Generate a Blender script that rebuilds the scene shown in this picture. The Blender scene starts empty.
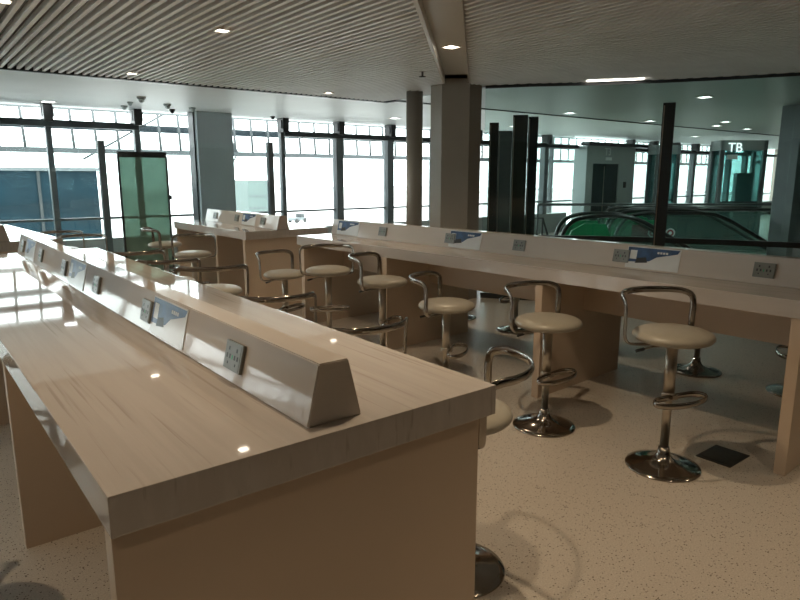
import bpy, bmesh, math, random
from mathutils import Vector, Matrix
random.seed(7)
PI = math.pi
R = math.radians
SC = bpy.context.scene
COL = SC.collection

# ------------------------------------------------------------------ materials
def new_mat(name):
    m = bpy.data.materials.new(name); m.use_nodes = True
    nt = m.node_tree; nt.nodes.clear()
    out = nt.nodes.new('ShaderNodeOutputMaterial')
    return m, nt, out

def setin(node, key, v):
    if key in node.inputs: node.inputs[key].default_value = v

def pmat(name, col, rough=.5, metal=0., noise=0., nscale=8., bump=0., spec=.5, coat=0., emit=None, estr=0., stretch=(1,1,1)):
    m, nt, out = new_mat(name)
    b = nt.nodes.new('ShaderNodeBsdfPrincipled')
    c = (col[0], col[1], col[2], 1)
    setin(b, 'Base Color', c); setin(b, 'Roughness', rough); setin(b, 'Metallic', metal)
    setin(b, 'Specular IOR Level', spec); setin(b, 'Coat Weight', coat)
    if emit: setin(b, 'Emission Color', (*emit, 1)); setin(b, 'Emission Strength', estr)
    nt.links.new(b.outputs[0], out.inputs[0])
    if noise or bump:
        tc = nt.nodes.new('ShaderNodeTexCoord'); mp = nt.nodes.new('ShaderNodeMapping')
        mp.inputs['Scale'].default_value = stretch
        n = nt.nodes.new('ShaderNodeTexNoise'); setin(n, 'Scale', nscale); setin(n, 'Detail', 5.)
        nt.links.new(tc.outputs['Object'], mp.inputs[0]); nt.links.new(mp.outputs[0], n.inputs['Vector'])
        if noise:
            r = nt.nodes.new('ShaderNodeValToRGB')
            r.color_ramp.elements[0].position = .3; r.color_ramp.elements[1].position = .7
            r.color_ramp.elements[0].color = (*[max(0, v*(1-noise)) for v in col], 1)
            r.color_ramp.elements[1].color = (*[min(1, v*(1+noise)) for v in col], 1)
            nt.links.new(n.outputs['Fac'], r.inputs[0]); nt.links.new(r.outputs[0], b.inputs['Base Color'])
        if bump:
            bp = nt.nodes.new('ShaderNodeBump'); setin(bp, 'Strength', bump); setin(bp, 'Distance', .01)
            nt.links.new(n.outputs['Fac'], bp.inputs['Height']); nt.links.new(bp.outputs[0], b.inputs['Normal'])
    return m

def marble(name, rough=.1):
    m, nt, out = new_mat(name)
    L = nt.links.new
    b = nt.nodes.new('ShaderNodeBsdfPrincipled'); setin(b, 'Roughness', rough); setin(b, 'Specular IOR Level', .55)
    L(b.outputs[0], out.inputs[0])
    tc = nt.nodes.new('ShaderNodeTexCoord')
    mp = nt.nodes.new('ShaderNodeMapping'); mp.inputs['Scale'].default_value = (10, .4, 3)
    n1 = nt.nodes.new('ShaderNodeTexNoise'); setin(n1, 'Scale', 1.7); setin(n1, 'Detail', 8.); setin(n1, 'Roughness', .62); setin(n1, 'Distortion', .25)
    L(tc.outputs['Object'], mp.inputs[0]); L(mp.outputs[0], n1.inputs['Vector'])
    r = nt.nodes.new('ShaderNodeValToRGB'); cr = r.color_ramp
    cr.elements[0].position = .26; cr.elements[0].color = (.50, .458, .42, 1)
    cr.elements[1].position = .72; cr.elements[1].color = (.56, .515, .48, 1)
    e = cr.elements.new(.44); e.color = (.505, .465, .43, 1)
    e = cr.elements.new(.54); e.color = (.535, .493, .458, 1)
    L(n1.outputs['Fac'], r.inputs[0])
    mp2 = nt.nodes.new('ShaderNodeMapping'); mp2.inputs['Scale'].default_value = (48, .9, 6)
    n2 = nt.nodes.new('ShaderNodeTexNoise'); setin(n2, 'Scale', 1.); setin(n2, 'Detail', 4.)
    L(tc.outputs['Object'], mp2.inputs[0]); L(mp2.outputs[0], n2.inputs['Vector'])
    r2 = nt.nodes.new('ShaderNodeValToRGB'); r2.color_ramp.elements[0].position = .32; r2.color_ramp.elements[1].position = .40
    r2.color_ramp.elements[0].color = (.72, .69, .66, 1); r2.color_ramp.elements[1].color = (1, 1, 1, 1)
    L(n2.outputs['Fac'], r2.inputs[0])
    mx = nt.nodes.new('ShaderNodeMix'); mx.data_type = 'RGBA'; mx.blend_type = 'MULTIPLY'; mx.inputs[0].default_value = .7
    L(r.outputs[0], mx.inputs[6]); L(r2.outputs[0], mx.inputs[7]); L(mx.outputs[2], b.inputs['Base Color'])
    return m

def terrazzo(name):
    m, nt, out = new_mat(name); L = nt.links.new
    b = nt.nodes.new('ShaderNodeBsdfPrincipled'); setin(b, 'Roughness', .3); setin(b, 'Specular IOR Level', .4)
    L(b.outputs[0], out.inputs[0])
    tc = nt.nodes.new('ShaderNodeTexCoord')
    v = nt.nodes.new('ShaderNodeTexVoronoi'); setin(v, 'Scale', 105.)
    L(tc.outputs['Object'], v.inputs['Vector'])
    sep = nt.nodes.new('ShaderNodeSeparateColor'); L(v.outputs['Color'], sep.inputs[0])
    # chip size and which cells carry a dark chip
    th = nt.nodes.new('ShaderNodeMath'); th.operation = 'MULTIPLY'; th.inputs[1].default_value = .42
    L(sep.outputs[0], th.inputs[0])
    lt = nt.nodes.new('ShaderNodeMath'); lt.operation = 'LESS_THAN'; L(v.outputs['Distance'], lt.inputs[0]); L(th.outputs[0], lt.inputs[1])
    pick = nt.nodes.new('ShaderNodeMath'); pick.operation = 'GREATER_THAN'; pick.inputs[1].default_value = .52
    L(sep.outputs[1], pick.inputs[0])
    both = nt.nodes.new('ShaderNodeMath'); both.operation = 'MULTIPLY'; L(lt.outputs[0], both.inputs[0]); L(pick.outputs[0], both.inputs[1])
    n = nt.nodes.new('ShaderNodeTexNoise'); setin(n, 'Scale', 160.); setin(n, 'Detail', 3.)
    L(tc.outputs['Object'], n.inputs['Vector'])
    r = nt.nodes.new('ShaderNodeValToRGB')
    r.color_ramp.elements[0].position = .3; r.color_ramp.elements[0].color = (.47, .42, .36, 1)
    r.color_ramp.elements[1].position = .7; r.color_ramp.elements[1].color = (.65, .595, .52, 1)
    L(n.outputs['Fac'], r.inputs[0])
    mx = nt.nodes.new('ShaderNodeMix'); mx.data_type = 'RGBA'
    L(both.outputs[0], mx.inputs[0]); L(r.outputs[0], mx.inputs[6]); mx.inputs[7].default_value = (.12, .085, .06, 1)
    L(mx.outputs[2], b.inputs['Base Color'])
    return m

def glass(name, tint=(.9, .95, .94), refl=1.0, diff=0., dcol=(.6, .75, .7)):
    m, nt, out = new_mat(name); L = nt.links.new
    t = nt.nodes.new('ShaderNodeBsdfTransparent'); t.inputs[0].default_value = (*tint, 1)
    g = nt.nodes.new('ShaderNodeBsdfGlossy'); g.inputs['Roughness'].default_value = .01; g.inputs['Color'].default_value = (1, 1, 1, 1)
    f = nt.nodes.new('ShaderNodeFresnel'); f.inputs[0].default_value = 1.45
    mu = nt.nodes.new('ShaderNodeMath'); mu.operation = 'MULTIPLY'; mu.inputs[1].default_value = refl; L(f.outputs[0], mu.inputs[0])
    mx = nt.nodes.new('ShaderNodeMixShader'); L(mu.outputs[0], mx.inputs[0]); L(t.outputs[0], mx.inputs[1]); L(g.outputs[0], mx.inputs[2])
    last = mx
    if diff:
        d = nt.nodes.new('ShaderNodeBsdfDiffuse'); d.inputs[0].default_value = (*dcol, 1)
        m2 = nt.nodes.new('ShaderNodeMixShader'); m2.inputs[0].default_value = diff
        L(mx.outputs[0], m2.inputs[1]); L(d.outputs[0], m2.inputs[2]); last = m2
    L(last.outputs[0], out.inputs[0])
    return m

def emis(name, col, s):
    m, nt, out = new_mat(name)
    e = nt.nodes.new('ShaderNodeEmission'); e.inputs[0].default_value = (*col, 1); e.inputs[1].default_value = s
    nt.links.new(e.outputs[0], out.inputs[0]); return m

M = {}
M['marble'] = marble('cream_streaked_marble', .035)
M['spine'] = pmat('cream_solid_stone', (.64, .575, .51), .05, noise=.05, nscale=3, stretch=(2, .5, 2))
M['panel'] = pmat('cream_laminate', (.60, .48, .365), .38, noise=.03, nscale=2)
M['floor'] = terrazzo('speckled_terrazzo')
M['chrome'] = pmat('chrome', (.37, .34, .305), .12, 1., noise=.06, nscale=5)
M['steel'] = pmat('satin_steel', (.50, .46, .40), .3, 1., noise=.05, nscale=5, stretch=(8, 8, .5))
M['leather'] = pmat('cream_leatherette', (.37, .345, .285), .36, noise=.04, nscale=20, bump=.06)
M['black'] = pmat('black_plastic', (.02, .02, .02), .4, noise=.1, nscale=20)
M['slat'] = pmat('ceiling_slat_metal', (.86, .85, .83), .5, noise=.04, nscale=3)
M['plenum'] = pmat('dark_ceiling_void', (.19, .175, .165), .8, noise=.1, nscale=3)
M['soffit'] = pmat('white_soffit_board', (.80, .82, .82), .45, noise=.02, nscale=2)
M['beam'] = pmat('warm_white_metal', (.62, .58, .52), .35, noise=.02, nscale=3)
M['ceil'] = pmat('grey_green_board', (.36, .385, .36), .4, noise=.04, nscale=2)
M['column'] = pmat('brown_grey_cladding', (.31, .28, .235), .35, noise=.05, nscale=1.5)
M['gcolumn'] = pmat('grey_cladding', (.38, .44, .46), .35, noise=.04, nscale=1.5)
M['frame'] = pmat('dark_window_frame', (.035, .042, .044), .35, noise=.1, nscale=4)
M['mull'] = pmat('grey_window_frame', (.13, .15, .155), .35, noise=.06, nscale=4)
M['white'] = pmat('white_wall_paint', (.62, .60, .56), .6, noise=.03, nscale=3)
M['dwall'] = pmat('brown_wall_paint', (.30, .26, .22), .7, noise=.05, nscale=2)
M['plinth'] = pmat('grey_sill_board', (.38, .41, .40), .5, noise=.04, nscale=3)
M['lobby'] = pmat('grey_metal_panel', (.42, .47, .47), .35, noise=.04, nscale=2)
M['ddoor'] = pmat('dark_lift_door', (.055, .075, .08), .3, .3, noise=.08, nscale=2, stretch=(6, 6, .4))
M['glass'] = glass('window_glass', (.96, .985, .98), .8)
M['pglass'] = glass('partition_glass', (.86, .94, .92), .6)
M['tglass'] = glass('teal_glass', (.55, .80, .78), .9, .2, (.2, .42, .42))
M['eglass'] = glass('balustrade_glass', (.86, .94, .92), .5, .10, (.40, .58, .54))
M['ggreen'] = glass('green_frosted_glass', (.50, .68, .60), .8, .7, (.24, .36, .30))
M['rubber'] = pmat('black_rubber', (.02, .02, .02), .3, noise=.1, nscale=10)
M['green'] = pmat('green_panel', (.03, .36, .15), .4, noise=.1, nscale=5)
M['red'] = pmat('red_panel', (.32, .04, .05), .4, noise=.1, nscale=5)
M['signw'] = pmat('white_sign', (.85, .88, .88), .4, noise=.02, nscale=5)
M['lit'] = emis('lit_lettering', (.85, 1, 1), 1.6)
M['lamp'] = emis('lamp_diffuser', (1, .90, .74), 16.)
M['lampc'] = emis('cool_lamp_diffuser', (.92, .97, 1), 12.)
M['strip'] = emis('strip_diffuser', (1, .93, .82), 5.)
M['oplate'] = pmat('grey_socket_plate', (.22, .225, .20), .4, .2, noise=.1, nscale=20)
M['blue'] = pmat('blue_print', (.03, .085, .20), .3, noise=.5, nscale=14)
M['paper'] = pmat('white_print', (.78, .80, .80), .2, noise=.04, nscale=10)
M['fbox'] = pmat('dark_floor_box', (.05, .042, .035), .4, .5, noise=.2, nscale=40)
M['apron'] = pmat('pale_concrete', (.62, .62, .60), .8, noise=.05, nscale=.1)
M['bluebld'] = pmat('blue_glazing', (.005, .022, .032), .6, spec=.15, noise=.35, nscale=.3, stretch=(1, 1, 3))
M['mint'] = pmat('mint_cladding', (.13, .17, .16), .6, noise=.1, nscale=1)
M['canopy'] = pmat('pale_grey_steel', (.12, .135, .14), .5, noise=.05, nscale=2)
M['canopyw'] = glass('canopy_glass', (.12, .14, .15), .5)

# ------------------------------------------------------------------ mesh builder
class MB:
    def __init__(s): s.bm = bmesh.new(); s.mi = 0
    def _f(s, vs, mi=None):
        try:
            f = s.bm.faces.new(vs); f.material_index = s.mi if mi is None else mi; f.smooth = False; return f
        except ValueError: return None
    def box(s, a, b, mi=None, bev=0., mat=None):
        x0, y0, z0 = a; x1, y1, z1 = b
        V = [s.bm.verts.new(p) for p in ((x0,y0,z0),(x1,y0,z0),(x1,y1,z0),(x0,y1,z0),(x0,y0,z1),(x1,y0,z1),(x1,y1,z1),(x0,y1,z1))]
        fs = [s._f([V[i] for i in q], mi) for q in ((0,3,2,1),(4,5,6,7),(0,1,5,4),(1,2,6,5),(2,3,7,6),(3,0,4,7))]
        if mat is not None:
            for v in V: v.co = mat @ v.co
        if bev:
            es = set(e for f in fs for e in f.edges)
            r = bmesh.ops.bevel(s.bm, geom=list(es), offset=bev, segments=2, affect='EDGES', profile=.7)
            for f in r['faces']: f.material_index = s.mi if mi is None else mi
        return s
    def prism(s, poly, z0, z1, mi=None):
        """vertical prism from a plan polygon (ccw)"""
        a = [s.bm.verts.new((x, y, z0)) for x, y in poly]; b = [s.bm.verts.new((x, y, z1)) for x, y in poly]
        s._f(list(reversed(a)), mi); s._f(b, mi)
        for i in range(len(poly)):
            j = (i+1) % len(poly); s._f([a[i], a[j], b[j], b[i]], mi)
        return s
    def extr(s, prof, ax, t0, t1, mi=None):
        """profile in (u,z) extruded along 'x' or 'y'"""
        mk = (lambda u, z, t: (u, t, z)) if ax == 'y' else (lambda u, z, t: (t, u, z))
        a = [s.bm.verts.new(mk(u, z, t0)) for u, z in prof]; b = [s.bm.verts.new(mk(u, z, t1)) for u, z in prof]
        s._f(list(reversed(a)), mi); s._f(b, mi)
        for i in range(len(prof)):
            j = (i+1) % len(prof); s._f([a[i], a[j], b[j], b[i]], mi)
        return s
    def lathe(s, prof, n=40, mi=None, c=(0, 0), smooth=True):
        rings = []
        for r, z in prof:
            if r < 1e-5: rings.append([s.bm.verts.new((c[0], c[1], z))])
            else: rings.append([s.bm.verts.new((c[0]+r*math.cos(2*PI*k/n), c[1]+r*math.sin(2*PI*k/n), z)) for k in range(n)])
        for A, B in zip(rings, rings[1:]):
            for k in range(n):
                k2 = (k+1) % n
                if len(A) == 1 and len(B) == 1: continue
                if len(A) == 1: f = s._f([A[0], B[k], B[k2]], mi)
                elif len(B) == 1: f = s._f([A[k], A[k2], B[0]], mi)
                else: f = s._f([A[k], A[k2], B[k2], B[k]], mi)
                if f: f.smooth = smooth
        return s
    def sweep(s, pts, nrm, w, t, closed=False, mi=None, n=10, smooth=True):
        """elliptic band: half width w across, half thickness t along the given normals"""
        pts = [Vector(p) for p in pts]; N = len(pts); rings = []
        for i, p in enumerate(pts):
            a = pts[(i-1) % N] if (closed or i) else p; b = pts[(i+1) % N] if (closed or i < N-1) else p
            T = (b-a).normalized(); nn = Vector(nrm[i]) if nrm else (Vector((0, 0, 1)) if abs(T.z) < .9 else Vector((1, 0, 0)))
            nn = (nn - T*nn.dot(T)).normalized(); bb = T.cross(nn)
            rings.append([s.bm.verts.new(p + bb*(w*math.cos(2*PI*k/n)) + nn*(t*math.sin(2*PI*k/n))) for k in range(n)])
        rng = range(N) if closed else range(N-1)
        for i in rng:
            A, B = rings[i], rings[(i+1) % N]
            for k in range(n):
                f = s._f([A[k], A[(k+1) % n], B[(k+1) % n], B[k]], mi)
                if f: f.smooth = smooth
        if not closed: s._f(list(reversed(rings[0])), mi); s._f(rings[-1], mi)
        return s
    def tube(s, pts, r, mi=None, n=10): return s.sweep(pts, None, r, r, mi=mi, n=n)
    def build(s, name, mats, parent=None, loc=None, rz=0.):
        me = bpy.data.meshes.new(name)
        bmesh.ops.recalc_face_normals(s.bm, faces=s.bm.faces[:])
        s.bm.to_mesh(me); s.bm.free()
        for m in (mats if isinstance(mats, (list, tuple)) else [mats]): me.materials.append(M[m])
        o = bpy.data.objects.new(name, me); COL.objects.link(o)
        if parent: o.parent = parent
        if loc: o.location = loc
        o.rotation_euler.z = rz
        return o

def tag(o, label=None, cat=None, group=None, kind=None):
    if label: o['label'] = label
    if cat: o['category'] = cat
    if group: o['group'] = group
    if kind: o['kind'] = kind
    return o
def empty(name, loc=(0, 0, 0), rz=0.):
    o = bpy.data.objects.new(name, None); COL.objects.link(o); o.location = loc; o.rotation_euler.z = rz
    o.empty_display_size = .1
    return o
def copy_tree(o, parent=None):
    c = o.copy(); COL.objects.link(c)
    if parent: c.parent = parent
    for ch in [x for x in COL.objects if x.parent == o]: copy_tree(ch, c)
    return c
def struct(o, label=None, cat=None):
    o['kind'] = 'structure'
    if label: o['label'] = label
    if cat: o['category'] = cat
    return o
def text_mesh(name, s, size, mat, parent, mtx, depth=.004):
    cu = bpy.data.curves.new(name, 'FONT'); cu.body = s; cu.size = size; cu.extrude = depth; cu.align_x = 'CENTER'; cu.align_y = 'CENTER'
    t = bpy.data.objects.new(name+'_tmp', cu); COL.objects.link(t)
    dg = bpy.context.evaluated_depsgraph_get(); me = bpy.data.meshes.new_from_object(t.evaluated_get(dg))
    bpy.data.objects.remove(t); me.materials.clear(); me.materials.append(M[mat])
    o = bpy.data.objects.new(name, me); COL.objects.link(o); o.parent = parent; o.matrix_local = mtx
    return o

CEIL = 2.75
FAC = 11.9
# ------------------------------------------------------------------ floor with the escalator opening
ED = Vector((.70, -.714, 0)).normalized(); EP = Vector((ED.y*-1, ED.x, 0))     # escalator run, and its far side
E0 = Vector((9.15, 6.25, 0))
def ep(s, p, z=0.): v = E0 + ED*s + EP*p; return (v.x, v.y, z)
hole = [ep(.4, -.12)[:2], ep(6.9, -.12)[:2], ep(6.9, 4.0)[:2], ep(.4, 4.0)[:2]]
X0, X1, Y0, Y1 = -6., 30., -6.5, 12.0
b = MB()
def floor_ring(z):
    oc = [(X0, Y0), (X1, Y0), (X1, Y1), (X0, Y1)]
    ov = [b.bm.verts.new((x, y, z)) for x, y in oc]; hv = [b.bm.verts.new((x, y, z)) for x, y in hole]
    # match hole corners to outer corners: near-left, near-right(low), far-right, far-left
    pairs = [0, 1, 2, 3]
    for i in range(4):
        j = (i+1) % 4
        b._f([ov[i], ov[j], hv[pairs[j]], hv[pairs[i]]])
    return ov, hv
o1, h1 = floor_ring(0.); o2, h2 = floor_ring(-.35)
for i in range(4):
    j = (i+1) % 4
    b._f([o1[i], o1[j], o2[j], o2[i]]); b._f([h1[i], h1[j], h2[j], h2[i]])
struct(b.build('floor', 'floor'), 'beige terrazzo floor with dark speckles', 'floor')

# ------------------------------------------------------------------ ceiling
def glass_line():
    return [(6.12, 5.98), (6.43, 5.52), (6.95, 4.93), (7.41, 4.32), (7.78, 3.7), (8.1, 3.07), (8.36, 2.3), (8.55, 1.5), (8.65, .6), (8.7, -.4), (8.7, -1.6)]
GL = glass_line()
def gl_y(x):
    for (x0, y0), (x1, y1) in zip(GL, GL[1:]):
        if x0 <= x <= x1 and x1 > x0: return y0 + (y1-y0)*(x-x0)/(x1-x0)
    return None
BL, BR = .615, .16          # the beam lies where y - x is between these
b = MB()
x = -5.96; SP = .0815
while x < 8.7:
    w = .032
    if x < 6.15: ymax = 8.2
    else: ymax = gl_y(x)
    if ymax is None: ymax = -1.5
    segs = []
    if x < 5.95: segs = [(Y0+.02, x+BR), (x+BL, ymax)]
    else: segs = [(Y0+.02, ymax)]
    for y0, y1 in segs:
        if y0 < Y0: y0 = Y0
        if y1-y0 < .05: continue
        b.extr([(x, CEIL), (x+w, CEIL), (x+w-.004, CEIL+.045), (x+.004, CEIL+.045)], 'y', y0, y1)
    x += SP
ce = struct(b.build('ceiling', 'slat'), 'ceiling of narrow metal slats running away from the camera', 'ceiling')
b = MB(); b.box((X0, Y0, CEIL+.12), (X1, 8.25, CEIL+.2))
struct(b.build('ceiling_void', 'plenum', ce))
# edge trim of the slatted field, parallel to the window front
b = MB(); b.box((X0, 8.2, CEIL-.012), (6.2, 8.25, CEIL+.13))
b.box((6.2, 7.95, CEIL-.012), (X1, 8.0, CEIL+.13))
b.box((6.2, 7.95, CEIL-.012), (6.25, 8.25, CEIL+.13))
struct(b.build('trim_1', 'frame'), 'thin dark trim where the slats meet the white soffit', 'trim')
b = MB(); b.box((X0, 8.25, CEIL), (X1, FAC+.3, CEIL+.25)); b.box((6.25, 8.0, CEIL), (X1, 8.25, CEIL+.1))
struct(b.build('ceiling_soffit', 'soffit', ce))
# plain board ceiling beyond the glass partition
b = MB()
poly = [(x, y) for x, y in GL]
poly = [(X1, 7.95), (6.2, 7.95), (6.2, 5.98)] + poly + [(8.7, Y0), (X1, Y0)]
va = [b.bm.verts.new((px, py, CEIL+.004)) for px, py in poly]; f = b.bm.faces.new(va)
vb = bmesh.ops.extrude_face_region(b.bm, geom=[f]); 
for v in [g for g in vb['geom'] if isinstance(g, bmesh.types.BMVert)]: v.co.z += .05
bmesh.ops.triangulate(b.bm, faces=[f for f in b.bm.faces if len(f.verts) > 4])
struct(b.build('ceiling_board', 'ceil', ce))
# diagonal recessed beam
b = MB()
s2 = math.sqrt(2)
mt = Matrix.Rotation(R(45), 4, 'Z')     # local x runs along the beam
def beam_box(u0, u1, v0, v1, z0, z1):
    b.box((u0, v0, z0), (u1, v1, z1), mat=mt)
u0, u1 = -5.5, 8.15
beam_box(u0, u1, BR/s2+.012, BL/s2-.03, CEIL+.085, CEIL+.10)       # recessed soffit
beam_box(u0, u1, BL/s2-.03, BL/s2, CEIL-.005, CEIL+.10)          # deep side
beam_box(u0, u1, BR/s2, BR/s2+.012, CEIL-.005, CEIL+.10)
struct(b.build('trim_2', 'beam'), 'pale diagonal recessed band across the slat ceiling ending at the column', 'ceiling trim')

# ------------------------------------------------------------------ walls of the room
b = MB(); b.box((X0-.2, Y0, 0), (X0, 6.5, 3.1)); b.box((X0-.2, 6.5, 0), (X0, Y1, .55)); struct(b.build('wall_left', 'dwall'), 'brown side wall', 'wall')
b = MB(); b.box((X0-.2, Y0-.2, 0), (X1+.2, Y0, 3.1)); struct(b.build('wall_rear', 'dwall'), 'brown wall behind the viewer', 'wall')
b = MB(); b.box((X1, Y0, 0), (X1+.2, Y1, 3.1)); struct(b.build('wall_right', 'dwall'), 'far right wall', 'wall')
b = MB()
b.box((X0, FAC-.05, 0), (15.67, FAC+.15, .55)); b.box((18.45, FAC-.05, 0), (X1, FAC+.15, .55))
struct(b.build('wall_front', 'plinth'), 'low grey sill wall under the tall windows', 'wall')

# windows
xs = [2.11+1.38*i for i in range(-6, 2)] + [4.83, 6.33, 7.66, 9.04] + [9.04+1.38*i for i in range(1, 16)]
n = 0
for i, x0 in enumerate(xs[:-1]):
    x1 = xs[i+1]
    if x0 > 15.0 and x1 < 19.0: continue
    n += 1
    w = empty('window_%d' % n, (x0, FAC, 0)); struct(w, 'tall window bay with grey frame', 'window')
    wide = x0 > 7
    col_bay = abs(x0-4.83) < .1
    L = x1-x0
    m = MB()
    hw = .085 if wide else .042
    if not col_bay:
        m.box((-hw, -.12 if wide else -.07, .55), (hw, .05, CEIL-.26 if not (3.3 < x0 < 6.0) else CEIL))
        m.build('mullion', 'mull', w)
        m = MB(); m.box((-.075, -.24, CEIL-.27), (.055, .02, CEIL)); m.box((-.10, -.2, CEIL-.2), (-.085, -.16, CEIL-.04)); m.box((.065, -.2, CEIL-.2), (.08, -.16, CEIL-.04))
        m.build('head_bracket', 'rubber', w)
    m = MB(); m.box((.05, -.03, .88), (L-.05, .03, .92)); m.build('transom', 'mull', w)
    if not (3.4 < x0 < 6.0):
        m = MB(); m.box((.0, -.16, 2.405), (L, -.04, 2.51)); m.build('header', 'frame', w)
    m = MB(); m.box((.0, -.012, .55), (L, -.004, CEIL)); m.build('pane', 'glass', w)

for k in range(4):
    n += 1; y0 = 6.5+1.38*k
    w = empty('window_%d' % n, (X0-.05, y0, 0)); struct(w, 'tall window bay with grey frame on the left side', 'window')
    L = min(1.38, Y1-y0)
    m = MB(); m.box((-.05, -.06, .55), (.07, .06, CEIL)); m.build('mullion', 'mull', w)
    m = MB(); m.box((-.03, .06, .88), (.03, L-.06, .92)); m.build('transom', 'mull', w)
    m = MB(); m.box((-.03, .06, 2.41), (.05, L-.06, 2.5)); m.build('header', 'frame', w)
    m = MB(); m.box((-.012, .0, .55), (-.004, L, CEIL)); m.build('pane', 'glass', w)

def facade_column(x0, x1, yy, z1=CEIL):
    c = empty('wall_column', ((x0+x1)/2, yy, 0)); h = (x1-x0)/2
    struct(c, 'wide grey clad column with dark side strips in the window front', 'column')
    m = MB(); m.box((-h+.03, -.2, 0), (h-.03, .2, z1), bev=.01); m.build('cladding', 'gcolumn', c)
    m = MB(); m.box((-h, -.1, 0), (-h+.03, .15, z1)); m.build('side_strip', 'frame', c)
    m = MB(); m.box((h-.03, -.1, 0), (h, .15, z1)); m.build('side_strip', 'frame', c)
facade_column(4.37, 5.10, 11.6)

# lift lobby wall in the window front
b = MB(); b.box((15.95, 11.45, 0), (16.25, 11.9, 2.48)); b.box((17.6, 11.45, 0), (18.45, 11.9, 2.48)); b.box((16.25, 11.45, 2.02), (17.6, 11.9, 2.48))
lw = struct(b.build('wall_lobby', 'lobby'), 'grey panelled lift lobby wall in the window front', 'wall')
d = empty('door_1', (16.93, 11.5, 0)); struct(d, 'dark double leaf lift door in the grey lobby wall', 'door')
for sx in (-1, 1):
    m = MB(); m.box((.01 if sx > 0 else -.655, -.02, 0), (.655 if sx > 0 else -.01, .03, 1.98)); m.build('leaf', 'ddoor', d)
m = MB(); m.box((-.675, -.05, 0), (-.655, .03, 2.02)); m.box((.655, -.05, 0), (.675, .03, 2.02)); m.box((-.675, -.05, 1.98), (.675, .03, 2.02)); m.build('door_frame', 'lobby', d)
m = MB(); m.box((-.06, -.03, .1), (-.035, -.02, 1.9)); m.build('pull_bar', 'steel', d)
m = MB(); m.box((15.7, 11.2, 2.48), (19.8, 11.5, 2.58)); struct(m.build('trim_3', 'frame'), 'dark beam above the lift lobby', 'trim')
fx = Matrix.Translation((0, 0, 0))
sg = empty('lobby_sign', (16.95, 11.44, 2.3)); tag(sg, 'small pale lettered sign above the dark lift door', 'sign')
text_mesh('lettering', 'T3', .30, 'signw', sg, Matrix.Translation((0, -.012, .02)) @ Matrix.Rotation(R(90), 4, 'X'))
m = MB(); m.box((-.1, -.012, -.22), (.22, .0, -.13)); m.build('sign_plate', 'signw', sg)
m = MB(); m.box((-.06, -.03, -.09), (.06, 0, .09), bev=.01); cb = m.build('call_button', ['black'], None, (17.95, 11.455, 1.35)); tag(cb, 'small dark call panel on the grey lobby wall right of the lift door', 'call button')

# ------------------------------------------------------------------ bar tables
def outlet(parent, y, xc, side=-1):
    """socket plate lying on the sloping face of the spine (local +Z of the plate points out)"""
    m = MB()
    m.box((-.06, -.045, 0), (.06, .045, .012), 0, bev=.003)
    m.box((-.052, -.04, .012), (.052, .04, .0135), 0)
    for k in (-1, 1):
        cx = k*.027
        for dx, dy, wx, wy in ((0, .018, .004, .010), (-.010, -.006, .004, .012), (.010, -.006, .004, .012), (0, -.028, .003, .007)):
            m.box((cx+dx-wx, dy+(.004)-wy*.6, .0135), (cx+dx+wx, dy+.004+wy*.6, .0142), 1)
    m.box((-.003, -.01, .0135), (.003, .004, .0145), 2)
    o = m.build('power_outlet', ['oplate', 'black', 'green'], parent)
    a = math.atan2(.04, .165)
    # plate x -> -y (world along table), plate y -> up the slope, plate z -> outward (-x)
    up = Vector((math.sin(a), 0, math.cos(a))); outw = Vector((-math.cos(a), 0, math.sin(a))); ax = up.cross(outw)
    mid = Vector((xc-.085+.04*.5, y, .98+.165*.5)) + outw*.0005
    o.matrix_local = Matrix(((ax.x, up.x, outw.x, mid.x), (ax.y, up.y, outw.y, mid.y), (ax.z, up.z, outw.z, mid.z), (0, 0, 0, 1)))
    return o
def poster(parent, y, xc):
    m = MB()
    m.box((-.19, -.075, 0), (.19, .075, .003), 0)
    PP = lambda poly, z, mi: plate([(-px, py) for px, py in poly], z, mi)
    def plate(poly, z, mi):
        a = [m.bm.verts.new((px, py, z)) for px, py in poly]; m._f(a, mi)
    PP([(.185, .07), (-.185, .07), (-.17, .045), (-.10, .028), (-.03, .012), (.02, -.02), (.06, -.024), (.10, -.03), (.185, -.034)], .0036, 1)
    PP([(.165, .05), (.115, .05), (.115, -.012), (.165, -.012)], .0042, 0)
    PP([(.11, -.004), (.045, .006), (.03, -.03), (.12, -.04)], .0044, 2)
    for k in range(4): PP([(-.03-.02*k, .05), (-.045-.02*k, .05), (-.045-.02*k, .036), (-.03-.02*k, .036)], .0044, 0)
    o = m.build('poster', ['paper', 'blue', 'black'], parent)
    o['label'] = 'white printed sheet with a blue picture'
    a = math.atan2(.04, .165)
    up = Vector((math.sin(a), 0, math.cos(a))); outw = Vector((-math.cos(a), 0, math.sin(a))); ax = up.cross(outw)
    mid = Vector((xc-.085+.04*.5, y, .98+.165*.5)) + outw*.0006
    o.matrix_local = Matrix(((ax.x, up.x, outw.x, mid.x), (ax.y, up.y, outw.y, mid.y), (ax.z, up.z, outw.z, mid.z), (0, 0, 0, 1)))

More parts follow.
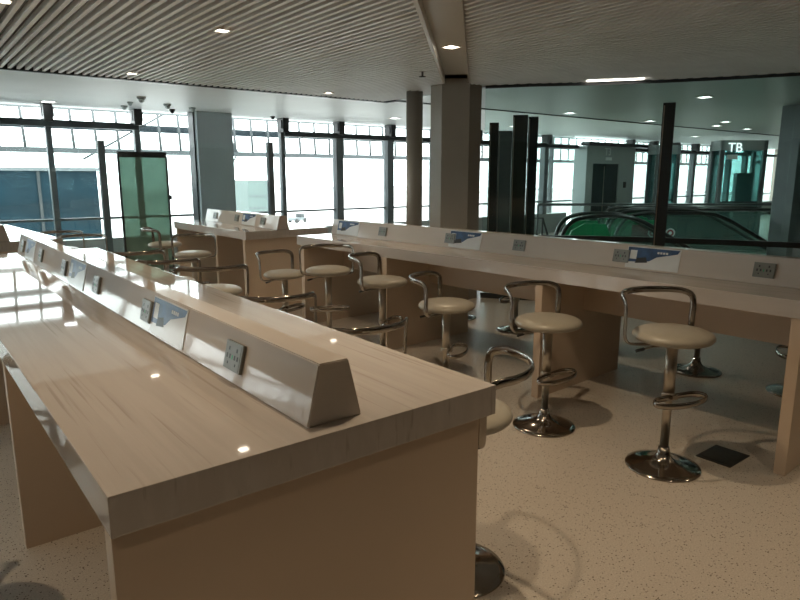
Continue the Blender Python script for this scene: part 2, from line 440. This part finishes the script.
def bar_table(label, loc, rz, L, W=1.14, outs=(), posts=(), panels=None, sx=.585, seam=None):
    t = empty('bar_table', loc, rz); tag(t, label, 'table', 'long marble bar tables')
    m = MB(); m.box((0, 0, .885), (W, L, .98), bev=.004); m.build('tabletop', 'marble', t)
    for py in (panels or [.06, 1.72, 3.46, L-.12]):
        m = MB(); m.box((.012, py, 0), (W-.012, py+.06, .885), bev=.003); m.build('leg_panel', 'panel', t)
    m = MB(); m.box((W/2-.02, .11, .60), (W/2+.02, L-.12, .885)); m.build('modesty_board', 'panel', t)
    m = MB(); m.extr([(sx-.085, .98), (sx+.085, .98), (sx+.045, 1.145), (sx-.045, 1.145)], 'y', .06, L-.06)
    bmesh.ops.bevel(m.bm, geom=m.bm.edges[:], offset=.003, segments=2, affect='EDGES')
    sp = m.build('power_spine', 'spine', t)
    for y in outs: outlet(sp, y, sx)
    for y in posts: poster(sp, y, sx)
    return t
bar_table('cream marble bar table filling the near left foreground', (.27, 1.30, 0), 0, 4.93,
          outs=(.53, 1.41, 2.25, 3.05, 3.83, 4.62), posts=(1.16, 2.72, 4.3))
bar_table('cream marble bar table running along the right side beneath the glass partition', (3.655, 1.17, 0), R(2.8), 4.98, sx=.50,
          outs=(.42, 1.36, 2.27, 3.06, 4.02), posts=(1.13, 2.88, 4.62))
bar_table('cream marble bar table at the far left edge, seen end on beyond the nearest table', (.21, 7.30, 0), R(4), 2.6, panels=[.05, 1.2, 2.5],
          outs=(.53, 1.41), posts=())
bar_table('short cream marble bar table in the middle distance left of the round column', (3.18, 6.93, 0), R(1.0), 2.3, panels=[.05, .85, 2.2],
          outs=(.45, 1.2, 1.9), posts=(.85,), sx=.53)

# ------------------------------------------------------------------ bar stools
def smooth_path(ctrl, k=5):
    """Catmull-Rom through (point, normal) pairs"""
    P = [Vector(c[0]) for c in ctrl]; N = [Vector(c[1]) for c in ctrl]; out = []; on = []
    for i in range(len(P)-1):
        p0 = P[max(i-1, 0)]; p1 = P[i]; p2 = P[i+1]; p3 = P[min(i+2, len(P)-1)]
        for j in range(k):
            t = j/k
            out.append(.5*((2*p1)+(p2-p0)*t+(2*p0-5*p1+4*p2-p3)*t*t+(3*p1-p0-3*p2+p3)*t**3)); on.append((N[i].lerp(N[i+1], t)).normalized())
    out.append(P[-1]); on.append(N[-1]); return out, on
H = 68
def pol(th, r, z): a = R(th); return (math.sin(a)*r, math.cos(a)*r, z)
def rad(th): a = R(th); return (math.sin(a), math.cos(a), 0)
me = {}
m = MB(); m.lathe([(0, .0), (.18, .0), (.200, .008), (.212, .022), (.212, .032), (.203, .046), (.18, .057), (.14, .065), (.07, .070), (0, .072)], 48)
PARTS = []
seat_mb = m
m = MB()
ctrl = []
for sgn in (1,):
    ctrl += [(pol(-H, .09, -.018), (0, 0, -1)), (pol(-H, .19, -.018), (0, 0, -1)), (pol(-H, .245, -.012), (Vector(rad(-H))*.6+Vector((0, 0, -.8)))[:]),
             (pol(-H, .268, .02), rad(-H)), (pol(-H, .272, .09), rad(-H)), (pol(-H, .274, .17), rad(-H)), (pol(-H+3, .276, .215), rad(-H+3)), (pol(-H+14, .278, .235), rad(-H+14))]
ctrl += [(pol(t, .28, .237), rad(t)) for t in range(-40, 41, 16)]
ctrl += [((-c[0][0], c[0][1], c[0][2]), (-c[1][0], c[1][1], c[1][2])) for c in reversed(ctrl[:8])]
pp, nn = smooth_path(ctrl, 4)
m.sweep(pp, nn, .018, .0075, n=12); back_mb = m
m = MB(); m.lathe([(0, -.02), (.075, -.02), (.08, -.004), (0, -.004)], 28, smooth=False)
m.lathe([(.0, -.33), (.031, -.33), (.031, -.02), (0, -.02)], 28); m.lathe([(.031, -.33), (.036, -.326), (.036, -.30), (.031, -.295)], 28); sleeve_mb = m
m = MB(); m.lathe([(0, 0), (.2, 0), (.203, .004), (.2, .011), (.17, .017), (.12, .027), (.075, .042), (.048, .062), (.034, .09), (.029, .12), (.0, .12)], 56); base_mb = m
m = MB(); m.lathe([(0, .12), (.024, .12), (.024, .62), (0, .62)], 24); piston_mb = m
m = MB(); NP = 40; pts = []; nr = []
for k in range(NP):     # D-shaped foot ring, straight side at the sleeve, bulging to the front (-y)
    a = 2*PI*k/NP; xx = .18*math.cos(a); yy = -.05+.075*math.sin(a)
    if yy > .0: yy = .0+(yy)*.25
    pts.append((xx, yy-.035, -.315)); nr.append((math.cos(a), math.sin(a), 0))
m.sweep(pts, nr, .017, .007, closed=True, n=8); m.box((-.02, -.05, -.327), (.02, -.02, -.303)); ring_mb = m
m = MB(); m.tube([(.02, 0, -.03), (.10, -.02, -.035), (.17, -.035, -.055)], .005); m.tube([(.15, -.03, -.049), (.195, -.04, -.063)], .009, mi=1); lever_mb = m

def make_stool():
    r = empty('bar_stool')
    base = base_mb.build('base', 'chrome', r); pis = piston_mb.build('gas_piston', 'steel', r)
    sl = sleeve_mb.build('column_sleeve', 'steel', r); st = seat_mb.build('seat', 'leather', r)
    bk = back_mb.build('backrest', 'chrome', r); fr = ring_mb.build('footrest', 'chrome', r); lv = lever_mb.build('height_lever', ['chrome', 'black'], r)
    return r
proto = make_stool(); first = True
def stool(x, y, cam_az, sz, label, group, foot=0):
    """cam_az: which way the backrest points, degrees clockwise from the direction the camera faces; sz: seat top"""
    global first
    r = proto if first else copy_tree(proto); first = False
    r.location = (x, y, 0); tag(r, label, 'bar stool', group)
    rz = -R(38.3+cam_az)
    for ch in [c for c in COL.objects if c.parent == r]:
        k = ch.name.split('.')[0]
        if k in ('column_sleeve', 'seat', 'backrest', 'footrest', 'height_lever'):
            ch.location.z = sz-.072
            ch.rotation_euler.z = rz
        if k == 'height_lever': ch.rotation_euler.z = R(51.7+100) if cam_az < 60 else rz + R(140)
    return r
GA = 'bar stools along the camera side of the right table'
GB = 'bar stools along the far side of the right table'
GC = 'bar stools between the nearest table and the right table'
GD = 'bar stools at the far tables'
stool(3.255, 1.715, -25, .81, 'cream and chrome bar stool nearest on the right, standing alone before the right table', GA)
stool(3.20, 2.52, -42, .745, 'cream bar stool before the right table, second from the right, lever under its seat', GA)
stool(3.17, 3.45, -75, .71, 'cream bar stool before the right table, third from the right, backrest turned left', GA)
stool(3.16, 4.24, -75, .79, 'cream bar stool before the right table, fourth from the right, high seat', GA)
stool(3.13, 5.05, -12, .79, 'cream bar stool at the far end of the right table, backrest facing away', GA)
stool(3.08, 5.82, -60, .67, 'small looking bar stool off the far left corner of the right table, turned left', GA)
stool(1.675, 1.74, 100, .735, 'bar stool half hidden behind the right corner of the nearest table', GC)
stool(1.76, 2.62, 150, .745, 'bar stool left of the half hidden corner stool, its chrome back above the table edge', GC)
stool(1.76, 3.50, 165, .76, 'bar stool behind the nearest table, chrome back before the small left turned stool', GC)
stool(1.84, 4.62, 165, .80, 'bar stool behind the nearest table whose wide chrome hoop rises before the short table', GC)
stool(1.78, 5.42, 165, .77, 'bar stool behind the nearest table, chrome hoop just below the green glass panel', GC)
stool(1.74, 6.2, 165, .77, 'bar stool at the far end of the nearest table, only its chrome hoop showing', GC)
stool(1.66, 8.05, -20, .76, 'far bar stool beside the end-on left table, right one of the pair', GD)
stool(1.56, 8.75, -20, .76, 'far bar stool beside the end-on left table, left one of the pair', GD)
stool(2.76, 7.5, -10, .74, 'far bar stool in front of the short table, nearer one of the two', GD)
stool(2.74, 8.45, -120, .78, 'far bar stool at the left end of the short table beside the green panel', GD)
stool(5.16, 2.50, 120, .74, 'bar stool behind the right table, chrome base seen just right of the nearest right stool', GB)
stool(5.10, 3.55, 120, .72, 'bar stool behind the right table, seen between its second and third leg panels', GB)
stool(5.06, 4.42, 120, .72, 'bar stool behind the right table, base standing on the bright patch of floor', GB)
stool(5.02, 5.25, 120, .72, 'bar stool behind the right table near its far end', GB)
stool(5.22, 1.75, 120, .70, 'bar stool behind the right table at the right edge of the photo', GB)
stool(-.06, 2.5, -90, .66, 'bar stool left of the nearest table, dark base cut by the bottom left corner', 'bar stools left of the nearest table')
stool(-.04, 4.0, -90, .66, 'bar stool left of the nearest table, beyond the slanting leg panel at the left edge', 'bar stools left of the nearest table')

# ------------------------------------------------------------------ columns
def chamfer_col(cx, cy, ang, hw, ch):
    p = []
    for x, y in ((hw, -hw+ch), (hw, hw-ch), (hw-ch, hw), (-hw+ch, hw), (-hw, hw-ch), (-hw, -hw+ch), (-hw+ch, -hw), (hw-ch, -hw)):
        c, s = math.cos(ang), math.sin(ang); p.append((cx+x*c-y*s, cy+x*s+y*c))
    return p
b = MB(); b.prism(chamfer_col(0, 0, R(-45), .325, .15), 0, CEIL+.07)
bc = b.build('octagonal_column', 'column', None, (5.95, 6.34, 0)); tag(bc, 'thick brown many sided column in the middle below the ceiling beam', 'column')
b = MB(); b.lathe([(0, 0), (.115, 0), (.115, CEIL+.03), (0, CEIL+.03)], 40)
rc = b.build('round_column', 'column', None, (5.80, 7.02, 0)); tag(rc, 'slim round brown column just left of the thick column', 'column')
for f in ():
    pass
b = MB(); b.prism(chamfer_col(0, 0, R(-20), .25, .06), 0, CEIL)
oc = b.build('square_column', 'mull', None, (11.85, 4.36, 0)); tag(oc, 'dim grey column at the right edge behind the glass partition', 'column')

# ------------------------------------------------------------------ glass partition round the escalator void
gp = empty('glass_partition', (GL[0][0], GL[0][1], 0)); tag(gp, 'ceiling high curved glass partition behind the right table', 'glass partition')
def wall_seg(mb, p0, p1, z0, z1, t):
    a = Vector((*p0, 0)); c = Vector((*p1, 0)); d = (c-a); L = d.length; d.normalize(); n_ = Vector((-d.y, d.x, 0))*t/2
    o_ = Vector((GL[0][0], GL[0][1], 0)); q = [(a-n_-o_)[:2], (c-n_-o_)[:2], (c+n_-o_)[:2], (a+n_-o_)[:2]]
    mb.prism(q, z0, z1)
for p0, p1 in zip(GL, GL[1:]):
    m = MB(); wall_seg(m, p0, p1, .06, CEIL-.03, .012); m.build('glass_pane', 'pglass', gp)
m = MB()
for p0, p1 in zip(GL, GL[1:]): wall_seg(m, p0, p1, .80, .865, .05)
m.build('handrail', 'frame', gp)
m = MB()
for p0, p1 in zip(GL, GL[1:]): wall_seg(m, p0, p1, 0, .07, .06)
m.build('floor_channel', 'frame', gp)
m = MB()
for p0, p1 in zip(GL, GL[1:]): wall_seg(m, p0, p1, CEIL-.035, CEIL+.004, .04)
m.build('ceiling_channel', 'frame', gp)
m = MB(); wall_seg(m, (6.84, 4.98), (7.22, 4.45), CEIL-.006, CEIL+.0, .12)
sl = m.build('light_strip', 'strip', None, (GL[0][0]-.09, GL[0][1]-.07, -.001)); tag(sl, 'slim bright light strip in the ceiling along the glass partition', 'ceiling light')

def fin(name, x, y, w, d, h, rz, label, mat='frame'):
    p = empty(name, (x, y, 0), rz); tag(p, label, 'post')
    m = MB(); m.box((-w/2, -d/2, .02), (w/2, d/2, h), bev=.006); m.build('shaft', mat, p)
    m = MB(); m.box((-w/2-.03, -d/2-.03, 0), (w/2+.03, d/2+.03, .02)); m.build('foot_plate', 'steel', p)
    m = MB(); m.box((-w/2+.01, -d/2-.004, .1), (-w/2+.022, -d/2, h-.03)); m.build('edge_strip', 'steel', p)
az = lambda a: -R(a)
fin('dark_post', 6.57, 6.24, .125, .16, 2.33, az(48), 'dark free ended post just right of the thick column')
fin('dark_post', 6.83, 6.0, .20, .12, 2.43, az(50), 'left half of the pair of tall dark posts right of the thick column')
fin('dark_post', 7.44, 6.29, .14, .12, 2.46, az(51), 'right half of the pair of tall dark posts right of the thick column')
fin('dark_post', 7.12, 4.03, .135, .13, 2.44, az(60), 'tall dark post standing alone behind the right table')
fin('grey_post', 7.32, 6.72, .20, .10, 2.28, az(48), 'grey post behind and between the dark posts', 'mull')

# low glass screen in front of the windows
gs = empty('glass_screen', (2.45, 10.1, 0)); tag(gs, 'frameless glass screen with two slim dark posts before the windows', 'glass screen')
for q0, q1 in (((-2.6, 11.35), (2.45, 10.1)), ((2.45, 10.1), (5.05, 9.93))):
    a = Vector((q0[0]-2.45, q0[1]-10.1, 0)); c = Vector((q1[0]-2.45, q1[1]-10.1, 0)); d_ = (c-a).normalized(); nn_ = Vector((-d_.y, d_.x, 0))*.006
    m = MB(); m.prism([(a-nn_)[:2], (c-nn_)[:2], (c+nn_)[:2], (a+nn_)[:2]], .03, 2.13); m.build('glass_pane', 'glass', gs)
for px_, py_, hh in ((0, 0, 2.12), (2.60, -.17, 2.17)):
    m = MB(); m.box((px_-.045, py_-.06, 0), (px_+.045, py_+.03, hh), bev=.004); m.build('post', 'mull', gs)

gg = empty('green_glass_panel', (2.88, 9.6, 0), R(-2)); tag(gg, 'free standing green frosted glass panel with a dark top rail behind the far stools', 'glass panel')
m = MB(); m.box((-.32, -.01, .05), (.32, .01, 1.90)); m.build('pane', 'ggreen', gg)
m = MB(); m.box((-.34, -.025, 1.88), (.33, .025, 1.96)); m.build('top_rail', 'frame', gg)
for sx in (-1, 1):
    m = MB(); m.box((sx*.33-.012, -.02, 0), (sx*.33+.012, .02, 1.90)); m.build('side_rail', 'frame', gg)
m = MB(); m.box((-.36, -.12, 0), (.36, .12, .05)); m.build('foot', 'frame', gg)
m = MB(); m.box((.342, -.03, 1.28), (.37, .02, 1.34)); m.build('latch', 'black', gg)

# ------------------------------------------------------------------ escalators
def escalator(name, p0, p1, s0, fl, label, accent, discs=False):
    r = empty(name, ep(s0, (p0+p1)/2)); tag(r, label, 'escalator', 'escalators beyond the glass partition')
    O = Vector(ep(s0, (p0+p1)/2))
    def lp(s, p, z): return Vector(ep(s0+s, p, z)) - O
    def zf(s):      # height of the walking line
        if s < fl: return 0.
        if s < fl+.5: return -.577*(s-fl)*(s-fl)
        return -.144-.577*(s-fl-.5)
    for p in (p0, p1):
        path = [(-.12, .06), (-.30, .10), (-.42, .25), (-.46, .5), (-.40, .74), (-.24, .90), (0, .96)]
        pts = [lp(s, p, z) for s, z in path] + [lp(s, p, zf(s)+.97) for s in [.25*k for k in range(1, 26)]]
        m = MB(); sp_ = smooth_path([(q, tuple(EP)) for q in pts], 3)[0]
        m.sweep(sp_, [(0, 0, 1)]*0 or [tuple(EP)]*len(sp_), .036, .042, n=8); m.build('handrail', 'rubber', r)
        m = MB(); outer = [(s*.93, z) for s, z in path] + [(.25*k, zf(.25*k)+.93) for k in range(1, 26)]
        lowr = [(-.12, .16)] + [(.25*k, zf(.25*k)+.16) for k in range(1, 26)]
        # glass between handrail and skirt
        top = [(-.42, .5), (-.36, .72), (-.2, .86), (0, .92)] + outer[len(path):]
        bot = [(-.40, .45), (-.34, .2), (-.2, .16), (0, .16)] + lowr[1:]
        for (a, za), (c, zc), (e_, ze), (g, zg) in zip(top, top[1:], bot, bot[1:]):
            for off in (-.005, .005):
                vs = [m.bm.verts.new(lp(a, p+off, za)), m.bm.verts.new(lp(c, p+off, zc)), m.bm.verts.new(lp(g, p+off, zg)), m.bm.verts.new(lp(e_, p+off, ze))]
                m._f(vs)
        m.build('balustrade_glass', 'eglass', r)
        m = MB()
        for k in range(0, 25):
            s, s1_ = .25*k-.3, .25*k-.05
            vs = [m.bm.verts.new(lp(a, p+o_, z)) for o_ in (-.06, .06) for a, z in ((s, zf(max(0, s))-.3 if s0+s > .45 else .005), (s1_, zf(max(0, s1_))-.3 if s0+s > .45 else .005), (s1_, zf(max(0, s1_))+.17), (s, zf(max(0, s))+.17))]
            for q in ((0,1,2,3),(4,7,6,5),(0,4,5,1),(3,2,6,7),(0,3,7,4),(1,5,6,2)): m._f([vs[i] for i in q])
        m.build('skirt', 'steel', r)
        # coloured inner newel panel
        m = MB(); ar = [(-.36, .2), (-.38, .5), (-.30, .72), (-.1, .84), (.25, .84), (.34, .62), (.36, .2)]
        va_ = [m.bm.verts.new(lp(s, p-.03, z)) for s, z in ar]; vb_ = [m.bm.verts.new(lp(s, p+.03, z)) for s, z in ar]
        m._f(va_); m._f(list(reversed(vb_)))
        for i in range(len(ar)): j = (i+1) % len(ar); m._f([va_[i], va_[j], vb_[j], vb_[i]])
        m.build('newel_panel', accent, r)
    if discs:
        m = MB(); a_, c_ = lp(-.05, p0-.062, .2), lp(.95, p0-.062, .74)
        vs = [m.bm.verts.new(v) for v in (lp(-.2, p0-.062, .3), lp(.3, p0-.062, .3), lp(.3, p0-.062, .76), lp(-.2, p0-.062, .76), lp(-.2, p0-.04, .3), lp(.3, p0-.04, .3), lp(.3, p0-.04, .76), lp(-.2, p0-.04, .76))]
        for q in ((0,3,2,1),(4,5,6,7),(0,1,5,4),(1,2,6,5),(2,3,7,6),(3,0,4,7)): m._f([vs[i] for i in q])
        m.build('notice_panel', 'red', r)
    # steps
    m = MB()
    for k in range(0, 15):
        s = .35*k-.1; z = zf(s+.2)
        q = [Vector(lp(s, p0+.07, 0))[:2], Vector(lp(s+.36, p0+.07, 0))[:2], Vector(lp(s+.36, p1-.07, 0))[:2], Vector(lp(s, p1-.07, 0))[:2]]
        m.prism(q, z-.2 if s0+s > .45 else .002, z+.012)
    m.build('steps', 'steel', r)
    # round notice discs on the near side
    for k, (s, z) in enumerate(((.16, .62), (.46, .62)) if discs else ()):
        m = MB(); c0 = lp(s, p0-.07, z)
        for rr, mi, dd in ((.085, 0, 0), (.06, 1, -.002), (.03, 0, -.004)):
            vs = [m.bm.verts.new(c0 + EP*dd + ED*(rr*math.cos(a*PI/12)) + Vector((0, 0, rr*math.sin(a*PI/12)))) for a in range(24)]
            m._f(vs, mi)
        m.build('notice_disc', ['signw', 'red'], r)
    return r
escalator('escalator', 0, .8, -.15, .45, 'nearest escalator beyond the glass, left one with a bright green newel panel', 'green')
escalator('escalator', 1.05, 1.85, .95, 1.0, 'middle escalator beyond the glass with two round white notices beside the lone post', 'green', True)
escalator('escalator', 2.4, 3.3, 1.0, 2.6, 'farthest escalator beyond the glass, long black handrails descending to the right edge', 'green')
vr = empty('void_railing', (13.2, 8.0, 0)); tag(vr, 'dark railing beyond the escalators in front of the lift shafts', 'railing')
RA, RB = Vector((-2.0, 1.25, 0)), Vector((3.0, -2.6, 0)); RD = (RB-RA)
m = MB(); m.tube([RA+Vector((0, 0, 1.0)), RB+Vector((0, 0, 1.0))], .03); m.build('handrail', 'frame', vr)
m = MB(); m.tube([RA+Vector((0, 0, .12)), RB+Vector((0, 0, .12))], .02); m.build('bottom_rail', 'frame', vr)
for k in range(5):
    q = RA+RD*(k/4); m = MB(); m.tube([q, q+Vector((0, 0, 1.0))], .02); m.build('baluster', 'frame', vr)
# A-shaped barrier left of the escalators
m = MB(); r_ = .018
m.tube([(-.45, 0, 0), (-.15, 0, .92), (.15, 0, .92), (.45, 0, 0)], r_); m.tube([(-.3, 0, .45), (.3, 0, .45)], r_*.8)
m.tube([(-.15, 0, .92), (-.15, .5, .02)], r_*.8); m.tube([(.15, 0, .92), (.15, .5, .02)], r_*.8)
o = m.build('queue_barrier', 'frame', None, (8.25, 6.9, .02), R(-50)); tag(o, 'dark tubular barrier beyond the glass left of the escalators', 'barrier')

# glass lift shaft with TB sign
def lift(name, p, q, depth, h, label, sign):
    a = Vector((*p, 0)); c = Vector((*q, 0)); L = (c-a).length; ang = math.atan2((c-a).y, (c-a).x)
    r = empty(name, a, ang); tag(r, label, 'lift shaft')
    for x in (0, L):
        for y in (0, depth):
            m = MB(); m.box((x-.05, y-.05, 0), (x+.05, y+.05, h)); m.build('corner_post', 'mull', r)
    m = MB(); m.box((-.05, -.05, h-.26), (L+.05, depth+.05, h)); m.build('top_band', 'lobby', r)
    m = MB(); m.box((.05, -.01, .9), (L-.05, .01, .94)); m.box((.05, -.01, 0), (L-.05, .01, .12)); m.build('rail', 'frame', r)
    m = MB(); m.box((.05, -.006, .0), (L-.05, .006, h-.26)); m.build('front_glass', 'tglass', r)
    m = MB(); m.box((-.006, .05, .0), (.006, depth-.05, h-.26)); m.box((L-.006, .05, 0), (L+.006, depth-.05, h-.26)); m.build('side_glass', 'tglass', r)
    m = MB(); m.box((L*.5, depth*.4, .2), (L*.85, depth*.8, 1.7), bev=.03); m.build('lift_car', 'ddoor', r)
    if sign:
        text_mesh('lettering', sign, .34, 'lit', r, Matrix.Translation((L*.27, -.065, h-.20)) @ Matrix.Rotation(R(90), 4, 'X'))
        m = MB(); m.box((L*.12, -.03, h-.5), (L*.36, -.012, h-.38)); m.build('sign_plate', 'signw', r)
lift('lift_shaft', (17.7, 8.4), (18.62, 7.7), .5, 2.56, 'teal glass lift shaft with white TB lettering on its grey top band', 'TB')
lift('lift_shaft', (17.6, 10.2), (18.1, 9.85), .5, 2.50, 'teal glass lift shaft just left of the lone tall dark post', None)

# ------------------------------------------------------------------ small fittings
fb = empty('floor_box', (3.66, 1.565, 0)); tag(fb, 'square dark floor outlet box set in the terrazzo near the right table', 'floor box')
m = MB(); m.box((-.125, -.10, 0), (.125, .10, .004), bev=.001); m.build('cover_plate', 'fbox', fb)
m = MB(); m.box((-.10, -.075, .004), (.10, .075, .006)); m.build('lid', 'fbox', fb)

def dome(x, y, s, label, mat='plinth'):
    r = empty('security_camera', (x, y, CEIL+.004)); tag(r, label, 'security camera', 'cameras and sensors under the soffit')
    m = MB(); m.lathe([(0, 0), (.075*s, 0), (.075*s, -.03*s), (.06*s, -.045*s), (0, -.045*s)], 24); m.build('housing', mat, r)
    m = MB(); m.lathe([(0, -.045*s), (.05*s, -.045*s), (.045*s, -.08*s), (.02*s, -.1*s), (0, -.103*s)], 24); m.build('dome', 'black' if mat == 'black' else 'lobby', r)
for x, y, s, l in ((3.16, 11.3, .7, 'grey dome camera under the white soffit, leftmost and close to the windows'), (3.08, 10.68, .6, 'grey dome camera under the white soffit just left of the largest one'),
                   (3.02, 9.91, .85, 'largest grey dome camera under the white soffit'), (3.63, 10.6, .8, 'grey dome camera under the white soffit right of the largest one'),
                   (4.15, 10.9, .7, 'grey dome camera under the white soffit beside the wide grey column')):
    dome(x, y, s, l)
dome(3.98, 11.4, .7, 'small black camera under the white soffit left of the wide grey column', 'black')
dome(5.95, 11.5, .6, 'small black camera under the white soffit right of the wide grey column', 'black')

def downlight(x, y, label, z=CEIL, lamp='lamp', power=60, sz=.06, col=(1, .76, .50), spot=True, ang=110, grp='square downlights in the slat ceiling'):
    r = empty('downlight', (x, y, z)); tag(r, label, 'ceiling light', grp)
    m = MB()
    m.box((-sz-.012, -sz-.012, -.008), (sz+.012, -sz, .03)); m.box((-sz-.012, sz, -.008), (sz+.012, sz+.012, .03))
    m.box((-sz-.012, -sz, -.008), (-sz, sz, .03)); m.box((sz, -sz, -.008), (sz+.012, sz, .03)); m.build('trim_ring', 'beam', r)
    m = MB(); m.box((-sz, -sz, .0), (sz, sz, .006)); m.build('diffuser', lamp, r)
    if spot:
        l = bpy.data.lights.new('downlight_beam', 'SPOT'); l.energy = power; l.color = col; l.spot_size = R(ang); l.spot_blend = .7; l.shadow_soft_size = .035
        lo = bpy.data.objects.new('downlight_beam', l); COL.objects.link(lo); lo.location = (0, 0, -.02); lo.parent = r
WP = 62
for x, y, l in ((2.20, 5.05, 'square downlight glowing near the top left of the slat ceiling'), (2.27, 7.72, 'square downlight in the slats close to the soffit on the left'),
                (4.90, 7.80, 'square downlight in the slats close to the soffit left of the round column'), (.72, 5.12, 'square downlight at the very top left corner'),
                (2.20, 2.35, 'downlight above the floor between the tables'), (2.2, -.35, 'downlight behind the viewer'), (-.5, 2.35, 'downlight left of the nearest table'), (-.5, -.35, 'downlight behind the viewer on the left'),
                (4.9, -.35, 'downlight behind the viewer on the right')):
    hid = y < 3 or x > 4.6
    downlight(x, y, l, power=WP*(.6 if y < 0 else 1.25 if (x > 2 and y < 3) else .9), sz=.045)
for x, y in ((4.35, 4.72),):
    downlight(x, y, 'square downlight glowing inside the diagonal ceiling beam', z=CEIL+.08, power=WP*.8, grp='beam downlight', ang=120)
downlight(1.3, 1.69, 'downlight in the diagonal beam above the nearest table', z=CEIL+.08, power=WP*.7, grp='beam downlight', ang=120)
for x, y, l in ((9.47, 4.82, 'downlight beyond the glass above the escalators'), (9.9, 7.53, 'downlight beyond the glass near the pair of dark posts'), (12.64, 7.56, 'downlight beyond the glass left of the lone dark post'),
                (14.1, 6.68, 'downlight beyond the glass right of the lone dark post'), (15.0, 7.3, 'distant downlight beyond the glass, left one of two near the lift sign'), (16.6, 7.33, 'distant downlight beyond the glass above the lift sign')):
    downlight(x, y, l, power=60, lamp='lampc', col=(.8, 1, .95), sz=.08, grp='downlights beyond the glass partition')
for x, y, l in ((2.07, 11.4, 'round looking soffit light above the left window post'), (8.02, 10.32, 'soffit light left of the round column'), (11.5, 10.3, 'soffit light right of the dark posts'), (18.5, 9.6, 'soffit light far right')):
    downlight(x, y, l, spot=False, lamp='lampc', sz=.09, grp='lights in the white soffit')
sp = empty('sprinkler', (4.754, 5.62, CEIL+.004)); tag(sp, 'tiny dark sprinkler hanging below the slats left of the beam', 'sprinkler')
m = MB(); m.lathe([(0, 0), (.012, 0), (.012, -.05), (.04, -.055), (.04, -.06), (0, -.062)], 16); m.build('head', 'black', sp)
m = MB(); m.lathe([(.012, -.0), (.035, -.0), (.035, -.006), (.012, -.006)], 16); m.build('escutcheon', 'beam', sp)

# ------------------------------------------------------------------ outside
b = MB(); b.box((-150, -60, -4.9), (260, 320, -4.6)); struct(b.build('ground', 'apron'), 'pale apron ground outside', 'ground')
cf = empty('canopy_frame', (0, 14, 0)); tag(cf, 'pale steel canopy framing outside the windows', 'canopy')
m = MB(); m.box((-9, -.03, 2.06), (30, .03, 2.16)); m.box((-9, -.03, 2.88), (30, .03, 2.92)); m.build('rail', 'canopy', cf)
m = MB()
for k in range(90):
    x = -8+.42*k; m.tube([(x, 0, 2.12), (x-.06, -.02, 3.4)], .028, n=6)
m.build('glazing_bars', 'canopy', cf)
m = MB(); m.box((-9, .1, 2.52), (30, .12, 2.66)); m.build('fascia_band', 'canopyw', cf)
m = MB(); m.tube([(3.1, .2, 1.95), (5.0, .2, 3.05)], .022); m.tube([(5.3, .2, 2.6), (6.4, .2, 2.12)], .03); m.tube([(6.4, .2, 2.12), (5.7, .2, .9)], .018)
m.tube([(5.9, .3, 3.1), (6.4, .2, 2.1)], .06); m.build('brace', 'canopy', cf)
for x in (-6, 6.0, 18):
    m = MB(); m.box((x-.06, .3, -4.6), (x+.06, .42, 3.2)); m.build('canopy_post', 'canopy', cf) if x != 6.0 else m.bm.free()

bb = empty('terminal_block', (-6, 26, -4.6)); tag(bb, 'dark blue glazed building outside the left windows', 'building')
m = MB(); m.box((-14, 0, 0), (12.1, 8, 6.5)); m.build('glazed_wall', 'bluebld', bb)
m = MB(); m.box((-14, -.1, 6.4), (12.2, 8.1, 6.52)); m.build('roof_edge', 'mull', bb)
m = MB()
for k in range(16): m.box((-13.9+1.6*k, -.06, 0), (-13.8+1.6*k, 0, 6.4))
m.build('wall_mullions', 'frame', bb)
mb_ = empty('pier_building', (14.6, 30, -4.6)); tag(mb_, 'pale mint clad building seen outside right of the wide grey column', 'building')
m = MB(); m.box((-.6, 0, 0), (.6, 5, 6.0)); m.build('wall', 'mint', mb_)
m = MB()
for k in range(9): m.box((-.61, -.02, .6*k+.4), (.61, 0, .6*k+.46))
m.build('cladding_joints', 'mull', mb_)
vh = empty('service_vehicle', (43, 77, -4.6), R(20)); tag(vh, 'small dark service vehicle parked on the apron outside', 'vehicle')
m = MB(); m.box((-1.3, -.6, .3), (1.3, .6, .7), bev=.08); m.build('body', 'mull', vh)
m = MB(); m.box((.2, -.5, .7), (.9, .5, 1.2), bev=.1); m.build('cabin', 'frame', vh)
for sx in (-1, 1):
    for sy in (-1, 1):
        m = MB(); m.sweep([(sx*.85, sy*.6-.1, .28), (sx*.85, sy*.6+.1, .28)], [(0, 0, 1)]*2, .28, .28, n=20); m.build('wheel', 'rubber', vh)

# ------------------------------------------------------------------ sky
w = bpy.data.worlds.new('World'); SC.world = w; w.use_nodes = True
nt = w.node_tree; nt.nodes.clear()
bg = nt.nodes.new('ShaderNodeBackground'); wo = nt.nodes.new('ShaderNodeOutputWorld')
bg.inputs[0].default_value = (.93, .985, 1.0, 1); bg.inputs[1].default_value = 6.5
nt.links.new(bg.outputs[0], wo.inputs[0])

# ------------------------------------------------------------------ camera
cam = bpy.data.cameras.new('Camera'); co = bpy.data.objects.new('Camera', cam); COL.objects.link(co)
cam.sensor_width = 36; cam.lens = 635/800*36; cam.clip_start = .05; cam.clip_end = 1000
co.location = (0, 0, 1.62); co.rotation_euler = (R(90-11.05), 0, -R(38.3))
SC.camera = co
SC.view_settings.view_transform = 'Standard'; SC.view_settings.look = 'None'; SC.view_settings.gamma = 1; SC.view_settings.use_curve_mapping = False
SC.view_settings.exposure = 0.0
